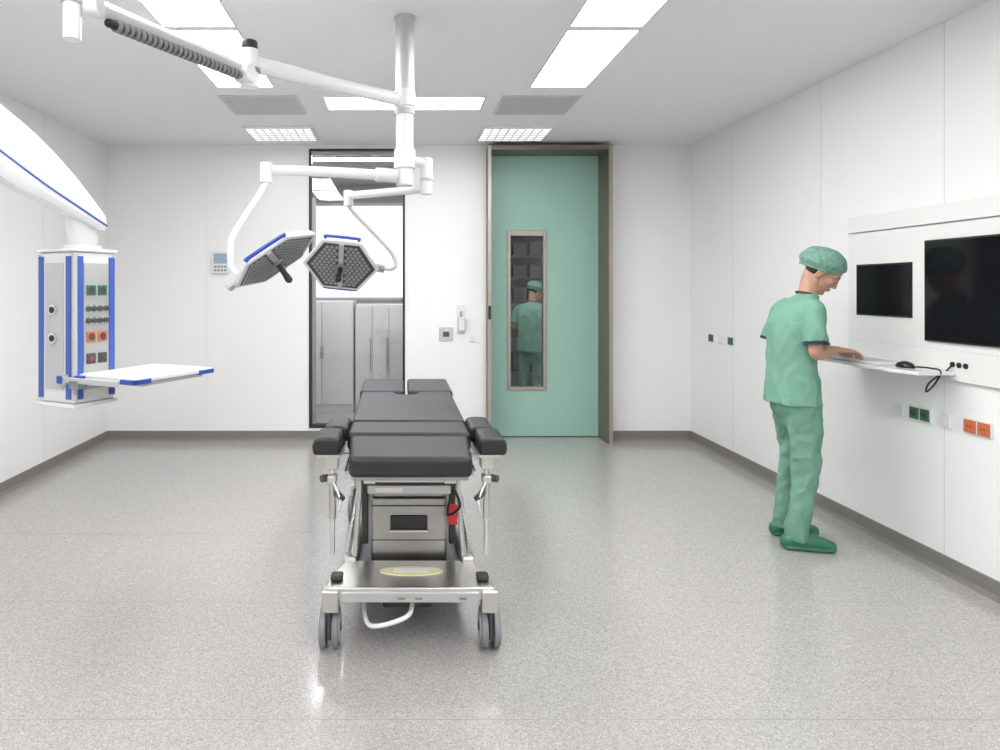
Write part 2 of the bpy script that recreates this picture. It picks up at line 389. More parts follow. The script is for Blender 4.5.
def outlet(name,y0,y1,z0,z1,mats,wm='white'):
    g=wgroup(name,(XR,(y0+y1)/2,z0))
    box('plate',XR-0.010,XR,y0,y1,z0,z1,wm,g,0.002)
    n=len(mats); w=(y1-y0)/n
    for i,mm in enumerate(mats):
        a=y0+w*i+0.006; b=y0+w*(i+1)-0.006
        box('insert',XR-0.016,XR-0.010,a,b,z0+0.008,z1-0.008,mm,g,0.002)
        c=(a+b)/2; zc=(z0+z1)/2
        if mm not in('white2',):
            cyl('socket_well',(XR-0.0175,c,zc),(XR-0.016,c,zc),0.020,'dgrey' if mm=='green' else mm,g)
            cyls('contact_holes',[((XR-0.0185,c+q,zc),(XR-0.0175,c+q,zc),0.004) for q in (-0.009,0.009)],'black',g)
outlet('wall_outlet',3.80,3.86,0.77,0.84,['white2'])
outlet('wall_outlet',3.60,3.75,0.765,0.845,['green','green'])
outlet('wall_outlet',3.47,3.53,0.765,0.845,['white2'])
outlet('wall_outlet',3.23,3.39,0.765,0.845,['orange','orange'])
outlet('wall_outlet',6.08,6.18,1.0,1.08,['dgrey'])
outlet('wall_outlet',5.90,5.99,1.0,1.08,['white2'])
outlet('wall_outlet',5.72,5.82,1.0,1.08,['green'])

# ---------------------------------------------------------------- supply pendant (left)
ang=-math.atan2(0.436,0.9)
PN=V((-1.46,3.0,0))
g=group('ceiling_supply_pendant',PN,ang)
zb,zt=0.975,1.665
prism('column_body',[(-0.24,0.0),(0,0.0),(0,0.22),(-0.24,0.22)],zb,zt,'white2',g,0.012)
for i,(x,y) in enumerate(((-0.24,0),(0,0),(0,0.22),(-0.24,0.22))):
    sx=1 if x==0 else -1; sy=1 if y>0 else -1
    cyl('corner_profile_%d'%(i+1),(x-sx*0.006,y-sy*0.006,zb+0.015),(x-sx*0.006,y-sy*0.006,zt-0.01),0.012,'lgrey',g)
boxes('blue_strips',[(-0.052,-0.020,-0.007,0,zb+0.02,zt-0.02),(-0.236,-0.206,-0.007,0,zb+0.02,zt-0.02),
   (0,0.007,0.012,0.042,zb+0.02,zt-0.02),(0,0.007,0.184,0.216,zb+0.02,zt-0.02)],'bluel',g,0.002)
box('top_plate',-0.25,0.01,-0.01,0.23,zt,zt+0.015,'white2',g,0.006)
box('bottom_plate',-0.25,0.01,-0.01,0.23,zb-0.02,zb,'white',g,0.006)
box('face_plate_right',0,0.004,0.047,0.18,zb+0.06,zt-0.05,'alu',g)
box('face_plate_left',-0.19,-0.07,-0.004,0,zb+0.06,zt-0.05,'lgrey',g)
cyls('gas_outlets_left',[((-0.13,-0.004,z),(-0.13,-0.018,z),0.024) for z in (1.40,1.27)],'chrome',g)
cyls('gas_outlet_cores_left',[((-0.13,-0.017,z),(-0.13,-0.021,z),0.015) for z in (1.40,1.27)],'black',g)
for z,mm in ((1.49,'green'),(1.275,'orange'),(1.175,'red')):
    for y in (0.083,0.145):
        mmm=mm if not(mm=='red' and y>0.1) else 'dgrey'
        box('socket_frame',0.003,0.010,y-0.024,y+0.024,z-0.024,z+0.024,mmm if mm!='red' else 'dgrey',g,0.003)
        cyl('socket_core',(0.010,y,z),(0.012,y,z),0.017 if mm!='red' else 0.010,'dgrey' if mm!='red' else mmm,g)
cyls('gas_outlets',[((0.004,y,z),(0.018,y,z),0.011) for y in (0.066,0.098,0.130,0.162) for z in (1.405,1.35)],'dgrey',g)
cyls('gas_outlet_rings',[((0.003,y,z),(0.008,y,z),0.0155) for y in (0.066,0.098,0.130,0.162) for z in (1.405,1.35)],'chrome',g)
prism('shelf_tray',[(0.0,0.02),(0.37,0.0),(0.37,0.48),(0.0,0.48)],1.09,1.112,'white2',g,0.006)
box('shelf_underframe',0.02,0.35,0.06,0.44,1.07,1.09,'lgrey',g,0.004)
boxes('shelf_bumpers',[(0.29,0.378,-0.008,0.015,1.085,1.106),(0.355,0.378,-0.008,0.09,1.085,1.106),(0.355,0.378,0.39,0.488,1.085,1.106),(0.0,0.05,-0.005,0.02,1.085,1.106)],'blue',g,0.004)
boxes('mounting_rail',[(-0.06,0.30,-0.03,-0.018,1.075,1.10),(-0.06,-0.03,-0.03,0.0,1.065,1.11)],'lgrey',g,0.003)
box('rail_clip',-0.075,-0.045,-0.036,-0.01,1.07,1.105,'blue',g,0.003)
box('rail_bracket',0.0,0.06,-0.03,0.02,1.05,1.09,'grey',g,0.003)
cyl('neck',(-0.10,0.12,zt+0.01),(-0.10,0.12,zt+0.17),0.062,'white2',g,r2=0.078)
cyl('neck_ring',(-0.10,0.12,zt+0.015),(-0.10,0.12,zt+0.035),0.085,'white2',g)
inv=(Matrix.Translation(PN)@Matrix.Rotation(ang,4,'Z')).inverted()
def sweep_box(name,P,W,Hh,m,par,mtx,bev):
    bm=bmesh.new(); rings=[]
    vals=catmull([list(p)+[w]+list(h) for p,w,h in zip(P,W,Hh)],5)
    d=(V(P[-1])-V(P[0])); d.z=0; sdir=V((d.y,-d.x,0)).normalized()
    for v in vals:
        p=V(v[:3]); w=v[3]; up,dn=v[4],v[5]
        rings.append([bm.verts.new(p+sdir*a+V((0,0,b))) for a,b in ((-w*0.8,-dn),(w*0.8,-dn),(w,-dn*0.7),(w,up*0.72),(w*0.8,up),(-w*0.8,up),(-w,up*0.72),(-w,-dn*0.7))])
    for a,b in zip(rings[:-1],rings[1:]):
        for i in range(8): bm.faces.new((a[i],a[(i+1)%8],b[(i+1)%8],b[i]))
    bm.faces.new(rings[0][::-1]); bm.faces.new(rings[-1])
    bm.transform(mtx)
    return finish(bm,name,m,par,bev,seg=3)
a0=V((-1.40,3.16,1.80)); a1=V((-1.74,2.88,2.12))
AP=[tuple(a0.lerp(a1,k)) for k in (0,0.10,0.32,0.62,1.0,2.4)]
AW=[0.05,0.07,0.08,0.085,0.09,0.09]
sweep_box('pendant_arm',AP,AW,[(0.03,0.03),(0.055,0.05),(0.105,0.075),(0.15,0.105),(0.165,0.14),(0.17,0.16)],'white2',g,inv,0.006)
d=V((-0.34,-0.28,0)); sd=V((d.y,-d.x,0)).normalized()
sd=sd if sd.dot(V((1,-1,0)))>0 else -sd
bm=bmesh.new(); addtube(bm,[V(p)+sd*w+V((0,0,-0.008-0.03*min(1,i/3))) for i,(p,w) in enumerate(zip(AP,AW))],[0.0055]*6,n=8,sub=5); bm.transform(inv)
finish(bm,'arm_blue_line','bluel',g,smooth=True)
e=a0.lerp(a1,2.4)
bm=bmesh.new(); addcyl(bm,(e.x-0.05,e.y-0.04,e.z-0.22),(e.x-0.05,e.y-0.04,2.91),0.13); bm.transform(inv); finish(bm,'ceiling_column','white2',g,smooth=True)

# ---------------------------------------------------------------- surgical light
g=wgroup('surgical_light',(0.03,3.47,H))
px,py_=0.03,3.47
cyl('ceiling_flange',(px,py_,2.895),(px,py_,2.91),0.055,'alu',g,bevel=0.004)
cyl('pole_upper',(px,py_,2.52),(px,py_,2.90),0.05,'alu',g)
cyl('collar_upper',(px,py_,2.44),(px,py_,2.53),0.055,'white2',g,bevel=0.006)
cyl('pole_lower',(px,py_,2.16),(px,py_,2.44),0.046,'white2',g)
cyl('collar_ring',(px,py_,2.40),(px,py_,2.43),0.052,'lgrey',g)
cyl('collar_lower',(px,py_,2.12),(px,py_,2.22),0.056,'white2',g,bevel=0.006)
cyl('hub_a',(px,py_,2.03),(px,py_,2.13),0.045,'white2',g,bevel=0.006)
bm=bmesh.new(); addtube(bm,[(0.0,3.45,2.475),(-0.33,3.21,2.485),(-0.655,2.97,2.50)],[(0.028,0.036),(0.03,0.034),(0.03,0.042)],n=16,sub=4); finish(bm,'extension_arm','white2',g,smooth=True)
cyl('elbow_post',(-0.665,2.965,2.39),(-0.665,2.965,2.56),0.042,'white2',g,bevel=0.006)
cyl('elbow_cap',(-0.665,2.965,2.56),(-0.665,2.965,2.60),0.036,'black',g,bevel=0.01)
cyl('elbow_ring',(-0.665,2.965,2.455),(-0.665,2.965,2.475),0.048,'grey',g)
A=V((-0.69,2.93,2.47)); B=V((-1.0,2.15,2.42))
bm=bmesh.new(); addtube(bm,[A,A.lerp(B,0.5),B],[(0.026,0.03),(0.024,0.026),(0.026,0.03)],n=4,sub=2,caps=(0,0)); finish(bm,'spring_arm_beam','white2',g,bevel=0.006)
off=V((0.012,0,-0.045))
n=26
cyls('spring_coils',[(A.lerp(B,0.06+0.84*i/n)+off,A.lerp(B,0.06+0.84*i/n+0.018)+off,0.021) for i in range(n)],'grey',g)
tube('spring_core',[A.lerp(B,0.05)+off,A.lerp(B,0.92)+off],0.015,'black',g)
cyl('arm_knuckle_1',A+V((-0.02,0.01,-0.03)),A+V((0.05,-0.02,-0.03)),0.04,'white2',g,bevel=0.005)
cyl('arm_knuckle_2',B+V((-0.045,0.0,-0.01)),B+V((0.04,0.0,-0.01)),0.038,'white2',g,bevel=0.005)
cyl('end_post',(-1.035,2.11,2.285),(-1.035,2.11,2.62),0.027,'white2',g,bevel=0.004)
cyl('end_post_ring',(-1.035,2.11,2.40),(-1.035,2.11,2.44),0.033,'lgrey',g)
bm=bmesh.new(); addtube(bm,[(px-0.03,3.47,2.08),(-0.3,3.38,2.085),(-0.64,3.30,2.085)],[(0.02,0.028),(0.02,0.027),(0.02,0.024)],sub=3); finish(bm,'arm_a','white2',g,smooth=True)
cyl('arm_a_sleeve',(px-0.04,3.46,2.08),(px-0.15,3.425,2.082),0.036,'white2',g,bevel=0.004)
cyl('arm_a_elbow',(-0.655,3.295,2.02),(-0.655,3.295,2.12),0.03,'white2',g,bevel=0.005)
tube('lamp_tube_a',[(-0.655,3.295,2.03),(-0.675,3.28,1.98),(-0.775,3.22,1.80),(-0.805,3.2,1.73),(-0.81,3.2,1.63),(-0.80,3.2,1.59),(-0.755,3.2,1.555)],0.014,'white2',g)
bm=bmesh.new(); addtube(bm,[(px,3.47,2.16),(0.08,3.48,2.16),(0.14,3.5,2.15)],[(0.03,0.025)]*3,sub=3); finish(bm,'arm_b_link','white2',g,smooth=True)
cyl('arm_b_joint',(0.145,3.5,1.99),(0.145,3.5,2.18),0.033,'white2',g,bevel=0.006)
cyl('arm_b_joint_ring',(0.145,3.5,2.06),(0.145,3.5,2.075),0.037,'lgrey',g)
bm=bmesh.new(); addtube(bm,[(0.14,3.5,2.02),(-0.06,3.62,2.02),(-0.275,3.75,2.02)],[(0.018,0.022)]*3,sub=3); finish(bm,'arm_b','white2',g,smooth=True)
cyl('arm_b_elbow',(-0.285,3.757,1.96),(-0.285,3.757,2.05),0.027,'white2',g,bevel=0.005)
tube('lamp_tube_b',[(-0.285,3.757,1.97),(-0.26,3.78,1.93),(-0.10,3.84,1.77),(-0.035,3.86,1.69),(-0.02,3.86,1.63),(-0.06,3.86,1.61),(-0.13,3.86,1.63)],0.012,'lgrey',g)
def lamp_head(tag,c,light_dir,xdir,R=0.225):
    z=-V(light_dir).normalized(); x=V(xdir); x=(x-z*x.dot(z)).normalized(); y=z.cross(x)
    mx=Matrix((( x.x,y.x,z.x,c[0]),(x.y,y.y,z.y,c[1]),(x.z,y.z,z.z,c[2]),(0,0,0,1)))
    def part(bm,nm,m,bev=0,sm=True):
        bm.transform(mx); return finish(bm,'head_%s_%s'%(tag,nm),m,g,bev,smooth=sm)
    def hexa(r):
        return [(r*math.cos(math.radians(60*k)),r*math.sin(math.radians(60*k))*0.97) for k in range(6)]
    def hp(r,z0,z1,r2=None):
        bm=bmesh.new(); r2=r if r2 is None else r2
        a=[bm.verts.new((p[0],p[1],z0)) for p in hexa(r)]; b=[bm.verts.new((p[0],p[1],z1)) for p in hexa(r2)]
        bm.faces.new(a[::-1]); bm.faces.new(b)
        for i in range(6): bm.faces.new((a[i],a[(i+1)%6],b[(i+1)%6],b[i]))
        return bm
    part(hp(R,-0.02,0.018,R*0.93),'housing','white2',0.01)
    part(hp(R*0.80,0.018,0.034,R*0.68),'back_shell','white2',0.008)
    part(hp(R*0.88,-0.0225,-0.0195),'lens_plate','dgrey')
    bm=bmesh.new(); st=0.027
    for i in range(-9,10):
        for j in range(-9,10):
            x_=i*st+(j%2)*st/2; y_=j*st*0.866
            ok=abs(y_)<R*0.97*0.866*0.83 and abs(x_)*0.866+abs(y_)*0.5<R*0.866*0.83
            if ok and abs(x_)>0.022:
                addcyl(bm,(x_,y_,-0.0245),(x_,y_,-0.022),0.0118,n=6)
    part(bm,'led_cells','led')
    bm=bmesh.new(); addbox(bm,-0.014,0.014,-R*0.76,R*0.76,-0.030,-0.02); part(bm,'center_rib','lgrey',0.003)
    bm=bmesh.new(); addcyl(bm,(0,0,-0.03),(0,0,-0.045),0.03); part(bm,'handle_base','grey')
    bm=bmesh.new(); addtube(bm,[(0,0,-0.04),(0,0,-0.08),(0,0,-0.13)],[0.016,0.014,0.018],sub=3); part(bm,'handle','black')
    for sgn in (1,-1):
        h=hexa(R*1.03); a=V((*h[1],0)); b=V((*h[2],0))
        if sgn<0: a=V((*h[4],0)); b=V((*h[5],0))
        bm=bmesh.new(); addtube(bm,[a.lerp(b,0.08)*0.97,a.lerp(b,0.14)*1.03,a.lerp(b,0.86)*1.03,a.lerp(b,0.92)*0.97],[0.009]*4,n=10,sub=3); part(bm,'blue_grip','blue')
    bm=bmesh.new(); addbox(bm,-R*1.12,-R*0.93,-0.03,0.03,-0.012,0.012); part(bm,'yoke','lgrey',0.006)
lamp_head('a',(-0.60,3.2,1.645),(0.57,-0.16,-0.80),(0.79,0.10,0.6),R=0.235)
lamp_head('b',(-0.335,3.86,1.64),(-0.05,-0.72,-0.70),(-1.0,0.0,0.13),R=0.225)

# ---------------------------------------------------------------- operating table
cx=0.045
g=wgroup('operating_table',(cx,3.5,0))
def sl(name,pts,z0,z1,m='vinyl',bv=0.022,seg=5): return prism(name,[(cx+a,b) for a,b in pts],z0,z1,m,g,bv,seg)
sl('mattress_head',[(-0.237,2.55),(0.237,2.55),(0.262,2.935),(-0.262,2.935)],0.770,0.852)
sl('mattress_upper',[(-0.275,2.95),(0.275,2.95),(0.275,3.215),(-0.275,3.215)],0.775,0.858)
n=10; notch=[(0.075*math.cos(math.pi*i/n),4.12-0.10*math.sin(math.pi*i/n)) for i in range(n+1)]
sl('mattress_seat',[(-0.275,3.23),(0.275,3.23),(0.275,4.12)]+notch+[(-0.275,4.12)],0.78,0.86,bv=0.016)
sl('mattress_leg_left',[(-0.29,4.14),(-0.012,4.14),(-0.012,4.70),(-0.29,4.70)],0.78,0.862)
sl('mattress_leg_right',[(0.012,4.14),(0.29,4.14),(0.29,4.70),(0.012,4.70)],0.78,0.862)
boxes('table_top_plates',[(cx-0.225,cx+0.225,2.60,2.93,0.748,0.770),(cx-0.255,cx+0.255,2.95,3.21,0.752,0.775),(cx-0.255,cx+0.255,3.23,4.0,0.752,0.78),(cx-0.25,cx-0.03,4.15,4.66,0.755,0.78),(cx+0.03,cx+0.25,4.15,4.66,0.755,0.78)],'steeld',g,0.003)
rails=[]; st=[]
for sgn in (-1,1):
    for ya,yb in ((2.68,2.93),(2.96,3.21),(3.24,4.08),(4.18,4.6)):
        x=cx+sgn*(0.262 if ya<2.9 else 0.298); rails.append((x-0.005,x+0.005,ya,yb,0.735,0.762))
        for y in (ya+0.04,yb-0.04):
            a,b=sorted((x-sgn*0.005,x-sgn*0.06)); st.append((a,b,y-0.012,y+0.012,0.742,0.756))
boxes('side_rails',rails,'chrome',g,0.002); boxes('rail_standoffs',st,'steel',g)
boxes('upper_chassis',[(cx-0.19,cx-0.14,2.72,4.0,0.70,0.752),(cx+0.14,cx+0.19,2.72,4.0,0.70,0.752),(cx-0.14,cx+0.14,2.74,2.79,0.70,0.745),(cx-0.14,cx+0.14,3.05,3.7,0.64,0.752),(cx-0.14,cx+0.14,3.9,3.96,0.70,0.745)],'steel',g,0.004)
box('saddle',cx-0.19,cx+0.19,2.97,3.62,0.60,0.66,'dgrey',g,0.01)
box('control_strip',cx-0.185,cx+0.185,2.955,2.985,0.585,0.625,'alu',g,0.006)
box('strip_label',cx-0.15,cx-0.03,2.953,2.956,0.595,0.615,'white',g)
box('column_top',cx-0.15,cx+0.15,3.08,3.50,0.48,0.61,'steel',g,0.012)
box('column_mid',cx-0.165,cx+0.165,3.06,3.52,0.38,0.575,'steeld',g,0.012)
prism('column_cover',[(cx-0.172,3.04),(cx+0.172,3.04),(cx+0.185,3.56),(cx-0.185,3.56)],0.22,0.545,'steeld',g,0.014)
box('column_recess',cx-0.085,cx+0.085,3.032,3.045,0.40,0.465,'black',g,0.006)
box('column_recess_lip',cx-0.09,cx+0.09,3.02,3.04,0.392,0.402,'steel',g,0.003)
boxes('column_seams',[(cx-0.171,cx+0.171,3.037,3.041,0.505,0.51),(cx-0.171,cx+0.171,3.037,3.041,0.35,0.353)],'black',g)
prism('base_front_deck',[(cx-0.345,2.715),(cx+0.345,2.715),(cx+0.345,2.80),(cx+0.28,2.99),(cx-0.28,2.99),(cx-0.345,2.80)],0.225,0.28,'steel',g,0.008)
bm=bmesh.new()
for sgn in (-1,1):
    addbox(bm,cx+sgn*0.265-0.03,cx+sgn*0.265+0.03,2.97,4.2,0.2,0.30)
finish(bm,'base_side_beams','steel',g,0.012)
box('base_pan',cx-0.235,cx+0.235,2.98,4.2,0.17,0.235,'grey',g,0.006)
prism('base_rear_deck',[(cx-0.275,4.15),(cx+0.275,4.15),(cx+0.335,4.3),(cx+0.335,4.38),(cx-0.335,4.38),(cx-0.335,4.3)],0.215,0.275,'steel',g,0.008)
bm=bmesh.new(); addcyl(bm,(0,0,0.28),(0,0,0.284),1.0,n=40)
for v in bm.verts: v.co.x=cx+0.008+v.co.x*0.135; v.co.y=2.87+v.co.y*0.045
finish(bm,'warning_label','yellow',g,smooth=True)
box('label_text_strip',cx-0.07,cx+0.085,2.85,2.89,0.284,0.2855,'white',g)
for sgn in (-1,1):
    box('deck_bumper',cx+sgn*0.305-0.025,cx+sgn*0.305+0.025,2.77,2.83,0.28,0.30,'black',g,0.008)
    box('front_corner_block',cx+sgn*0.325-0.035,cx+sgn*0.325+0.035,2.70,2.76,0.18,0.27,'steel',g,0.008)
box('front_fascia',cx-0.28,cx+0.28,2.707,2.717,0.222,0.262,'alu',g,0.003)
boxes('fascia_marks',[(cx+a,cx+a+0.03,2.704,2.707,0.235,0.243) for a in (-0.05,0.02,0.2)],'grey',g)
def castor(i,x,y,r=0.082):
    for k in (-1,1):
        sfx='l' if k<0 else 'r'
        cyl('castor_%d_tyre_%s'%(i,sfx),(x+k*0.012,y,r),(x+k*0.040,y,r),r,'grey',g,n=40,bevel=0.007)
        cyl('castor_%d_hub_%s'%(i,sfx),(x+k*0.039,y,r),(x+k*0.044,y,r),r*0.72,'lgrey',g,n=30)
        cyl('castor_%d_cap_%s'%(i,sfx),(x+k*0.043,y,r),(x+k*0.048,y,r),r*0.25,'dgrey',g,n=20)
    box('castor_%d_fork'%i,x-0.010,x+0.010,y-0.06,y+0.06,0.05,0.215,'dgrey',g,0.006)
    cyl('castor_%d_stem'%i,(x,y,0.165),(x,y,0.23),0.026,'steel',g)
castor(1,cx-0.335,2.80); castor(2,cx+0.335,2.80); castor(3,cx-0.328,4.3); castor(4,cx+0.328,4.3)
tube('brake_pedal_bar',[(cx-0.2,2.95,0.18),(cx-0.19,2.80,0.135),(cx-0.15,2.72,0.12),(cx-0.02,2.72,0.155),(cx+0.01,2.78,0.18),(cx+0.01,2.95,0.19)],0.010,'white2',g)
box('drive_unit',cx-0.12,cx+0.10,3.0,3.35,0.06,0.17,'dgrey',g,0.01)
for sgn,t in ((-1,'left'),(1,'right')):
    X=cx+sgn*0.342
    for k,(ya,yb,dx) in enumerate(((2.80,3.02,0.010),(3.04,3.28,-0.008))):
        bm=bmesh.new(); x=X+sgn*dx
        a=[(x-0.056,0.795),(x-0.060,0.835),(x-0.048,0.866),(x,0.870),(x+0.048,0.866),(x+0.060,0.835),(x+0.056,0.795)]
        A_=[bm.verts.new((p[0],ya,p[1])) for p in a]; B_=[bm.verts.new((p[0],yb,p[1])) for p in a]
        for q in range(7): bm.faces.new((A_[q],A_[(q+1)%7],B_[(q+1)%7],B_[q]))
        bm.faces.new(A_[::-1]); bm.faces.new(B_); finish(bm,'side_pad_%s_%d'%(t,k+1),'vinyl',g,0.014,seg=4)
    box('pad_tray_'+t,X-0.05,X+0.05,2.82,3.27,0.78,0.795,'steel',g,0.003)
    rx=cx+sgn*0.335
    cyl('support_rod_'+t,(rx,2.90,0.34),(rx,2.90,0.79),0.011,'chrome',g)
    cyl('support_rod_lower_'+t,(rx,2.90,0.50),(rx,2.90,0.66),0.016,'steel',g)
    boxes('rail_clamp_'+t,[(rx-0.028,rx+0.028,2.86,2.95,0.72,0.78),(rx-0.02,rx+0.02,2.87,2.93,0.655,0.69)],'steel',g,0.006)
    bm=bmesh.new(); addcyl(bm,(rx+sgn*0.02,2.90,0.675),(rx+sgn*0.045,2.88,0.675),0.016,n=8); addcyl(bm,(rx-sgn*0.02,2.87,0.62),(rx-sgn*0.05,2.84,0.60),0.014,n=8); finish(bm,'clamp_knobs_'+t,'dgrey',g,smooth=True)
    tube('clamp_lever_'+t,[(rx-sgn*0.01,2.87,0.66),(rx-sgn*0.04,2.84,0.60),(rx-sgn*0.035,2.83,0.55)],0.007,'chrome',g)
    cyl('side_strut_%s'%t,(cx+sgn*0.245,3.0,0.28),(cx+sgn*0.215,3.05,0.72),0.012,'steel',g)
    cyl('brace_%s'%t,(cx+sgn*0.275,3.02,0.30),(cx+sgn*0.225,3.35,0.62),0.012,'chrome',g)
    box('side_actuator_%s'%t,cx+sgn*0.205-0.016,cx+sgn*0.205+0.016,3.12,3.16,0.30,0.60,'dgrey',g,0.008)
    cyls('pivot_%s'%t,[((cx+sgn*0.19,2.78,0.73),(cx+sgn*0.245,2.78,0.73),0.026),((cx+sgn*0.19,2.95,0.725),(cx+sgn*0.26,2.95,0.725),0.032)],'steel',g)
tube('controller_cable',[(cx+0.16,2.80,0.70),(cx+0.19,2.86,0.64),(cx+0.22,2.9,0.55),(cx+0.17,2.95,0.50),(cx+0.2,3.0,0.60),(cx+0.23,2.95,0.70)],0.006,'black',g,n=8)
prism('red_tag',[(cx+0.175,2.995),(cx+0.215,2.985),(cx+0.217,2.989),(cx+0.177,2.999)],0.44,0.53,'red',g)

# ---------------------------------------------------------------- surgeon
def ridge(p):
    return 0.35-abs(noise.noise(p))
def build_person(name,loc):
    P=group(name,loc)
    def fold_t(co,n):
        a=noise.noise(V((co.x*11,co.y*11,co.z*4.5)))
        r1=ridge(V((co.x*9+co.z*3,co.y*9,co.z*5-co.y*4)))
        r2=ridge(V((co.x*16-co.z*5,co.y*16+3,co.z*9)))
        k=1.0 if co.z<1.3 else 0.55
        return k*(0.012*a+0.016*r1+0.008*r2)-0.006
    def fold_l(co,n):
        a=noise.noise(V((co.x*14,co.y*14,co.z*5)))
        r1=ridge(V((co.x*10,co.y*10+co.z*6,co.z*8)))
        r2=ridge(V((co.x*18+7,co.y*18,co.z*14-co.x*10)))
        return 0.011*a+0.016*r1+0.009*r2-0.006
    Yf=(V((0,1,0)),V((1,0,0)))
    bm=bmesh.new()
    secs=[(0.82,-0.010,0.188,0.146),(0.93,-0.015,0.178,0.137),(1.05,-0.018,0.163,0.122),(1.18,-0.016,0.168,0.120),(1.29,-0.006,0.180,0.118),(1.370,0.012,0.178,0.104),(1.418,0.036,0.148,0.082),(1.445,0.059,0.098,0.071),(1.470,0.076,0.065,0.061)]
    addtube(bm,[(c,0,z) for z,c,_,_ in secs],[(a,b) for _,_,a,b in secs],n=36,sub=4,caps=(0,0),fixed=Yf)
    for s_ in (-1,1):
        addtube(bm,[(0.035,s_*0.10,1.402),(0.022,s_*0.163,1.370),(0.006,s_*0.203,1.285),(-0.008,s_*0.224,1.19)],[(0.048,0.048),(0.061,0.057),(0.061,0.059),(0.067,0.065)],n=24,sub=4,caps=(1,0))
    remeshed(bm,'tunic','scrub',P,0.007,smooth=3,fold=fold_t)
    for s_ in (-1,1):
        bm=bmesh.new(); addtube(bm,[(-0.0077,s_*0.2232,1.194),(-0.0083,s_*0.2245,1.184)],[(0.0660,0.0645),(0.0660,0.0645)],n=28,sub=1,caps=(0,0)); finish(bm,'sleeve_trim_%s'%('r' if s_<0 else 'l'),'navy',P,smooth=True)
    bm=bmesh.new()
    pts=[]
    for k in range(17):
        a=math.pi*2*k/16
        pts.append((0.077+0.057*math.cos(a),0.060*math.sin(a),1.462-0.018*math.cos(a)))
    addtube(bm,pts,[0.0045]*17,n=8,sub=3,caps=(0,0)); finish(bm,'neckline_trim','navy',P,smooth=True)
    bm=bmesh.new()
    addtube(bm,[(-0.005,0,0.97),(-0.005,0,0.88),(-0.003,0,0.79),(0.0,0,0.735)],[(0.153,0.112),(0.160,0.120),(0.158,0.118),(0.12,0.09)],n=32,sub=3,caps=(0,1),fixed=Yf)
    for s_ in (-1,1):
        fx=0.0 if s_<0 else 0.055
        addtube(bm,[(0.0,s_*0.082,0.86),(0.006+fx*0.3,s_*0.090,0.70),(0.014+fx*0.6,s_*0.098,0.50),(-0.018+fx*0.85,s_*0.106,0.30),(-0.045+fx,s_*0.110,0.13),(-0.045+fx,s_*0.110,0.050)],
            [(0.083,0.099),(0.082,0.094),(0.070,0.077),(0.062,0.071),(0.059,0.067),(0.064,0.073)],n=28,sub=4,caps=(1,0),fixed=(V((0,1,0)),V((1,0,0))))
    remeshed(bm,'trousers','scrub2',P,0.007,smooth=3,fold=fold_l)
    for s_,yaw,yo in ((-1,-0.18,-0.112),(1,0.0,0.112)):
        fx=0.0 if s_<0 else 0.055
        bm=bmesh.new(); mx=Matrix.Translation((-0.045+fx,yo,0))@Matrix.Rotation(yaw,4,'Z')
        def pt(x,z): return mx@V((x,0,z))
        sd_=mx.to_3x3()@V((0,1,0))
        addtube(bm,[pt(-0.060,0.045),pt(-0.01,0.052),pt(0.06,0.052),pt(0.13,0.040),pt(0.175,0.032)],[(0.036,0.042),(0.040,0.052),(0.045,0.050),(0.048,0.038),(0.036,0.028)],n=24,sub=4,fixed=(sd_,V((0,0,1))))
        addtube(bm,[pt(-0.065,0.014),pt(0.05,0.014),pt(0.15,0.014),pt(0.182,0.014)],[(0.040,0.014),(0.046,0.014),(0.052,0.014),(0.040,0.014)],n=20,sub=3,fixed=(sd_,V((0,0,1))))
        remeshed(bm,'clog_%s'%('r' if s_<0 else 'l'),'clog',P,0.005,smooth=3,clampz=0.001)
        bm=bmesh.new(); addtube(bm,[(-0.045+fx,yo,0.05),(-0.04+fx,yo,0.2)],[0.035,0.045],sub=1); finish(bm,'ankle_%s'%('r' if s_<0 else 'l'),'skin',P,smooth=True)
    for s_ in (-1,1):
        bm=bmesh.new()
        if s_<0: E=V((-0.020,-0.234,1.135)); W=V((0.180,-0.115,1.145))
        else: E=V((0.0,0.228,1.135)); W=V((0.200,0.070,1.145))
        S=V((0.020,s_*0.173,1.355))
        fd=(W-E).normalized()
        addtube(bm,[S,S.lerp(E,0.5),E.lerp(S,0.08),E+fd*0.03+V((0,0,-0.003)),E.lerp(W,0.35),E.lerp(W,0.75),W],[(0.042,0.042),(0.040,0.040),(0.036,0.036),(0.037,0.037),(0.038,0.035),(0.029,0.026),(0.026,0.020)],n=20,sub=4)
        D=V((fd.x,fd.y*0.35,-0.08)).normalized(); L=V((-D.y,D.x,0)).normalized()
        U=L.cross(D)*-1 if L.cross(D).z<0 else L.cross(D)
        inner=L*(-s_)
        addtube(bm,[W-D*0.01,W+D*0.03,W+D*0.065,W+D*0.092],[(0.025,0.018),(0.036,0.016),(0.041,0.0145),(0.039,0.012)],n=18,sub=3,fixed=(L,U))
        K=W+D*0.09
        for j,(o_,ln,sp) in enumerate(((0.031,0.070,0.12),(0.0105,0.080,0.02),(-0.0105,0.074,-0.07),(-0.031,0.058,-0.18))):
            base=K+inner*o_-D*0.012
            d1=(D+inner*sp-U*(0.20+0.05*j)).normalized(); d2=(D+inner*sp-U*(0.70+0.05*j)).normalized(); d3=(D*0.7+inner*sp-U*0.95).normalized()
            p1=base+d1*(ln*0.48+0.010); p2=p1+d2*ln*0.30; p3=p2+d3*ln*0.20
            addtube(bm,[base,p1,p2,p3],[0.0090,0.0086,0.0078,0.0066],n=12,sub=2)
        tb=W+D*0.028+inner*0.026-U*0.004
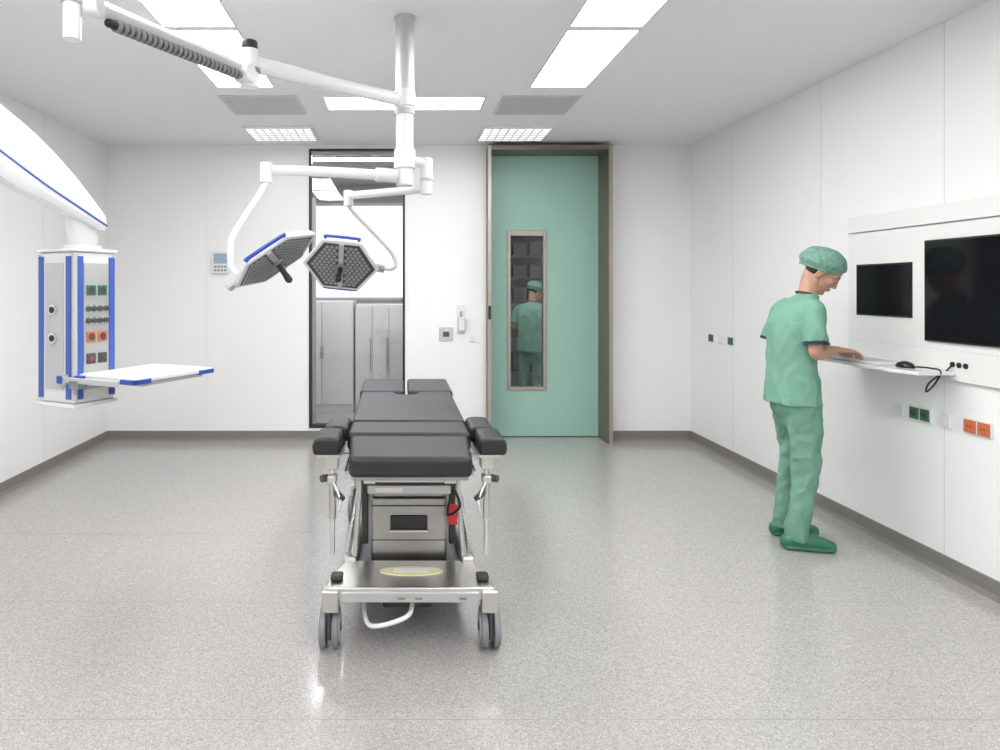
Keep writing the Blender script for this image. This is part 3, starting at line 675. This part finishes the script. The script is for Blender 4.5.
        t1=tb+(D*0.75+inner*0.65-U*0.2).normalized()*0.040; t2=t1+(D*0.92+inner*0.30-U*0.35).normalized()*0.030; t3=t2+(D*0.95+inner*0.05-U*0.4).normalized()*0.018
        addtube(bm,[tb-D*0.012-inner*0.006,tb,t1,t2,t3],[0.013,0.0145,0.0115,0.0098,0.008],n=12,sub=3)
        remeshed(bm,'arm_and_hand_%s'%('r' if s_<0 else 'l'),'skin',P,0.0036,smooth=2)
    # head
    HC=V((0.162,-0.022,1.592))
    R=Matrix.Rotation(math.radians(-38),4,'Z')@Matrix.Rotation(math.radians(43),4,'Y')
    T=Matrix.Translation(HC)@R@Matrix.Scale(0.97,4)
    bm=bmesh.new()
    h=bmesh.new()
    addell(h,(-0.012,0,0.03),(0.096,0.076,0.086))
    addell(h,(0.028,0,-0.03),(0.060,0.060,0.080))
    addell(h,(0.050,0,-0.055),(0.040,0.045,0.045))
    for s_ in (-1,1):
        addtube(h,[(-0.005,s_*0.052,-0.035),(0.015,s_*0.048,-0.075),(0.060,s_*0.016,-0.098)],[0.02,0.02,0.018],n=12,sub=3)
        addell(h,(0.060,s_*0.034,-0.022),(0.026,0.024,0.024))
        addell(h,(-0.004,s_*0.078,-0.012),(0.020,0.010,0.033))
        addell(h,(-0.012,s_*0.086,-0.004),(0.013,0.007,0.023))
        addell(h,(0.096,s_*0.010,-0.036),(0.009,0.007,0.007))
    addell(h,(0.070,0,-0.100),(0.020,0.022,0.016))
    addtube(h,[(0.082,0,0.015),(0.093,0,-0.008),(0.104,0,-0.032)],[0.009,0.009,0.010],n=12,sub=3)
    addtube(h,[(0.070,-0.040,0.020),(0.080,-0.018,0.024),(0.083,0,0.022),(0.080,0.018,0.024),(0.070,0.040,0.020)],[0.009]*5,n=12,sub=3)
    addell(h,(0.088,0,-0.058),(0.010,0.022,0.006)); addell(h,(0.086,0,-0.070),(0.010,0.019,0.007))
    h.transform(T); tmp=bpy.data.meshes.new('t'); h.to_mesh(tmp); h.free(); bm.from_mesh(tmp)
    addtube(bm,[(0.03,0,1.38),(0.076,0,1.45),T@V((-0.035,0,-0.05)),T@V((-0.02,0,0.0))],[(0.058,0.058),(0.052,0.052),(0.049,0.051),(0.05,0.05)],n=20,sub=4)
    remeshed(bm,'head','skin',P,0.0042,smooth=3)
    def hp(nm,m,lst,sm=True):
        b=bmesh.new()
        for c,r in lst: addell(b,c,r,u=16,v=10)
        b.transform(T); finish(b,nm,m,P,smooth=True)
    hp('eyes','eye',[((0.0775,s_*0.030,-0.001),(0.010,0.011,0.006)) for s_ in (-1,1)])
    hp('irises','hair',[((0.0845,s_*0.031,-0.003),(0.004,0.005,0.0045)) for s_ in (-1,1)])
    hp('eyebrows','hair',[((0.084,s_*0.028,0.027),(0.004,0.017,0.003)) for s_ in (-1,1)])
    hp('eyelids','skin',[((0.0775,s_*0.030,0.005),(0.0130,0.014,0.007)) for s_ in (-1,1)])
    hp('lips','lip',[((0.0905,0,-0.0585),(0.008,0.020,0.004)),((0.089,0,-0.067),(0.008,0.017,0.0045))])
    hp('hair','hair',[((-0.044,0,0.004),(0.068,0.0735,0.066)),((-0.004,0.066,0.026),(0.022,0.012,0.026)),((-0.004,-0.066,0.026),(0.022,0.012,0.026))])
    b=bmesh.new(); TC=T@Matrix.Rotation(math.radians(-20),4,'Y')
    C0=-0.030
    addell(b,(C0,0,0.050),(0.132,0.110,0.096),u=72,v=36)
    for v in b.verts:
        a=math.atan2(v.co.y,v.co.x-C0); hgt=(v.co.z-0.050)/0.096
        if hgt<-0.1:
            k=1-0.15*min(1,(-hgt-0.1)/0.4); v.co.x=C0+(v.co.x-C0)*k; v.co.y*=k
            v.co.z=max(v.co.z,0.006)
        w=math.exp(-((hgt+0.25)/0.5)**2)
        r_=1+0.022*w*math.sin(a*24+2*noise.noise(v.co*30))+0.06*noise.noise(v.co*16+V((3,1,7)))
        v.co.x=C0+(v.co.x-C0)*r_; v.co.y*=r_; v.co.z+=0.008*noise.noise(v.co*22)
    b.transform(TC); o=finish(b,'bouffant_cap','cap',P,smooth=True)
    b=bmesh.new(); pts=[]
    for k in range(25):
        a=math.pi*2*k/24; pts.append((C0+0.111*math.cos(a),0.092*math.sin(a),0.009))
    addtube(b,pts,[0.0055]*25,n=8,sub=2,caps=(0,0)); b.transform(TC); finish(b,'cap_elastic','cap',P,smooth=True)
    return P
P1=build_person('surgeon',(2.335,3.94,0))
P2=group('surgeon',(1.56,7.9,0),math.radians(62)); P2.scale=(0.91,)*3
for c in list(P1.children):
    n_=c.copy(); COL.objects.link(n_); n_.parent=P2

# ---------------------------------------------------------------- world + camera
w=bpy.data.worlds.new('overcast'); SC.world=w; w.use_nodes=True
w.node_tree.nodes['Background'].inputs[0].default_value=(0.92,0.96,1.0,1); w.node_tree.nodes['Background'].inputs[1].default_value=1.6
cam=bpy.data.cameras.new('camera'); co=bpy.data.objects.new('camera',cam); COL.objects.link(co)
co.location=(0,0,1.5); co.rotation_euler=(math.radians(90),0,0)
cam.lens=24.0; cam.sensor_width=36; cam.shift_x=0.101; cam.shift_y=-0.087; cam.clip_start=0.05
SC.camera=co
SC.view_settings.view_transform='Standard'; SC.view_settings.look='None'; SC.view_settings.exposure=0.0
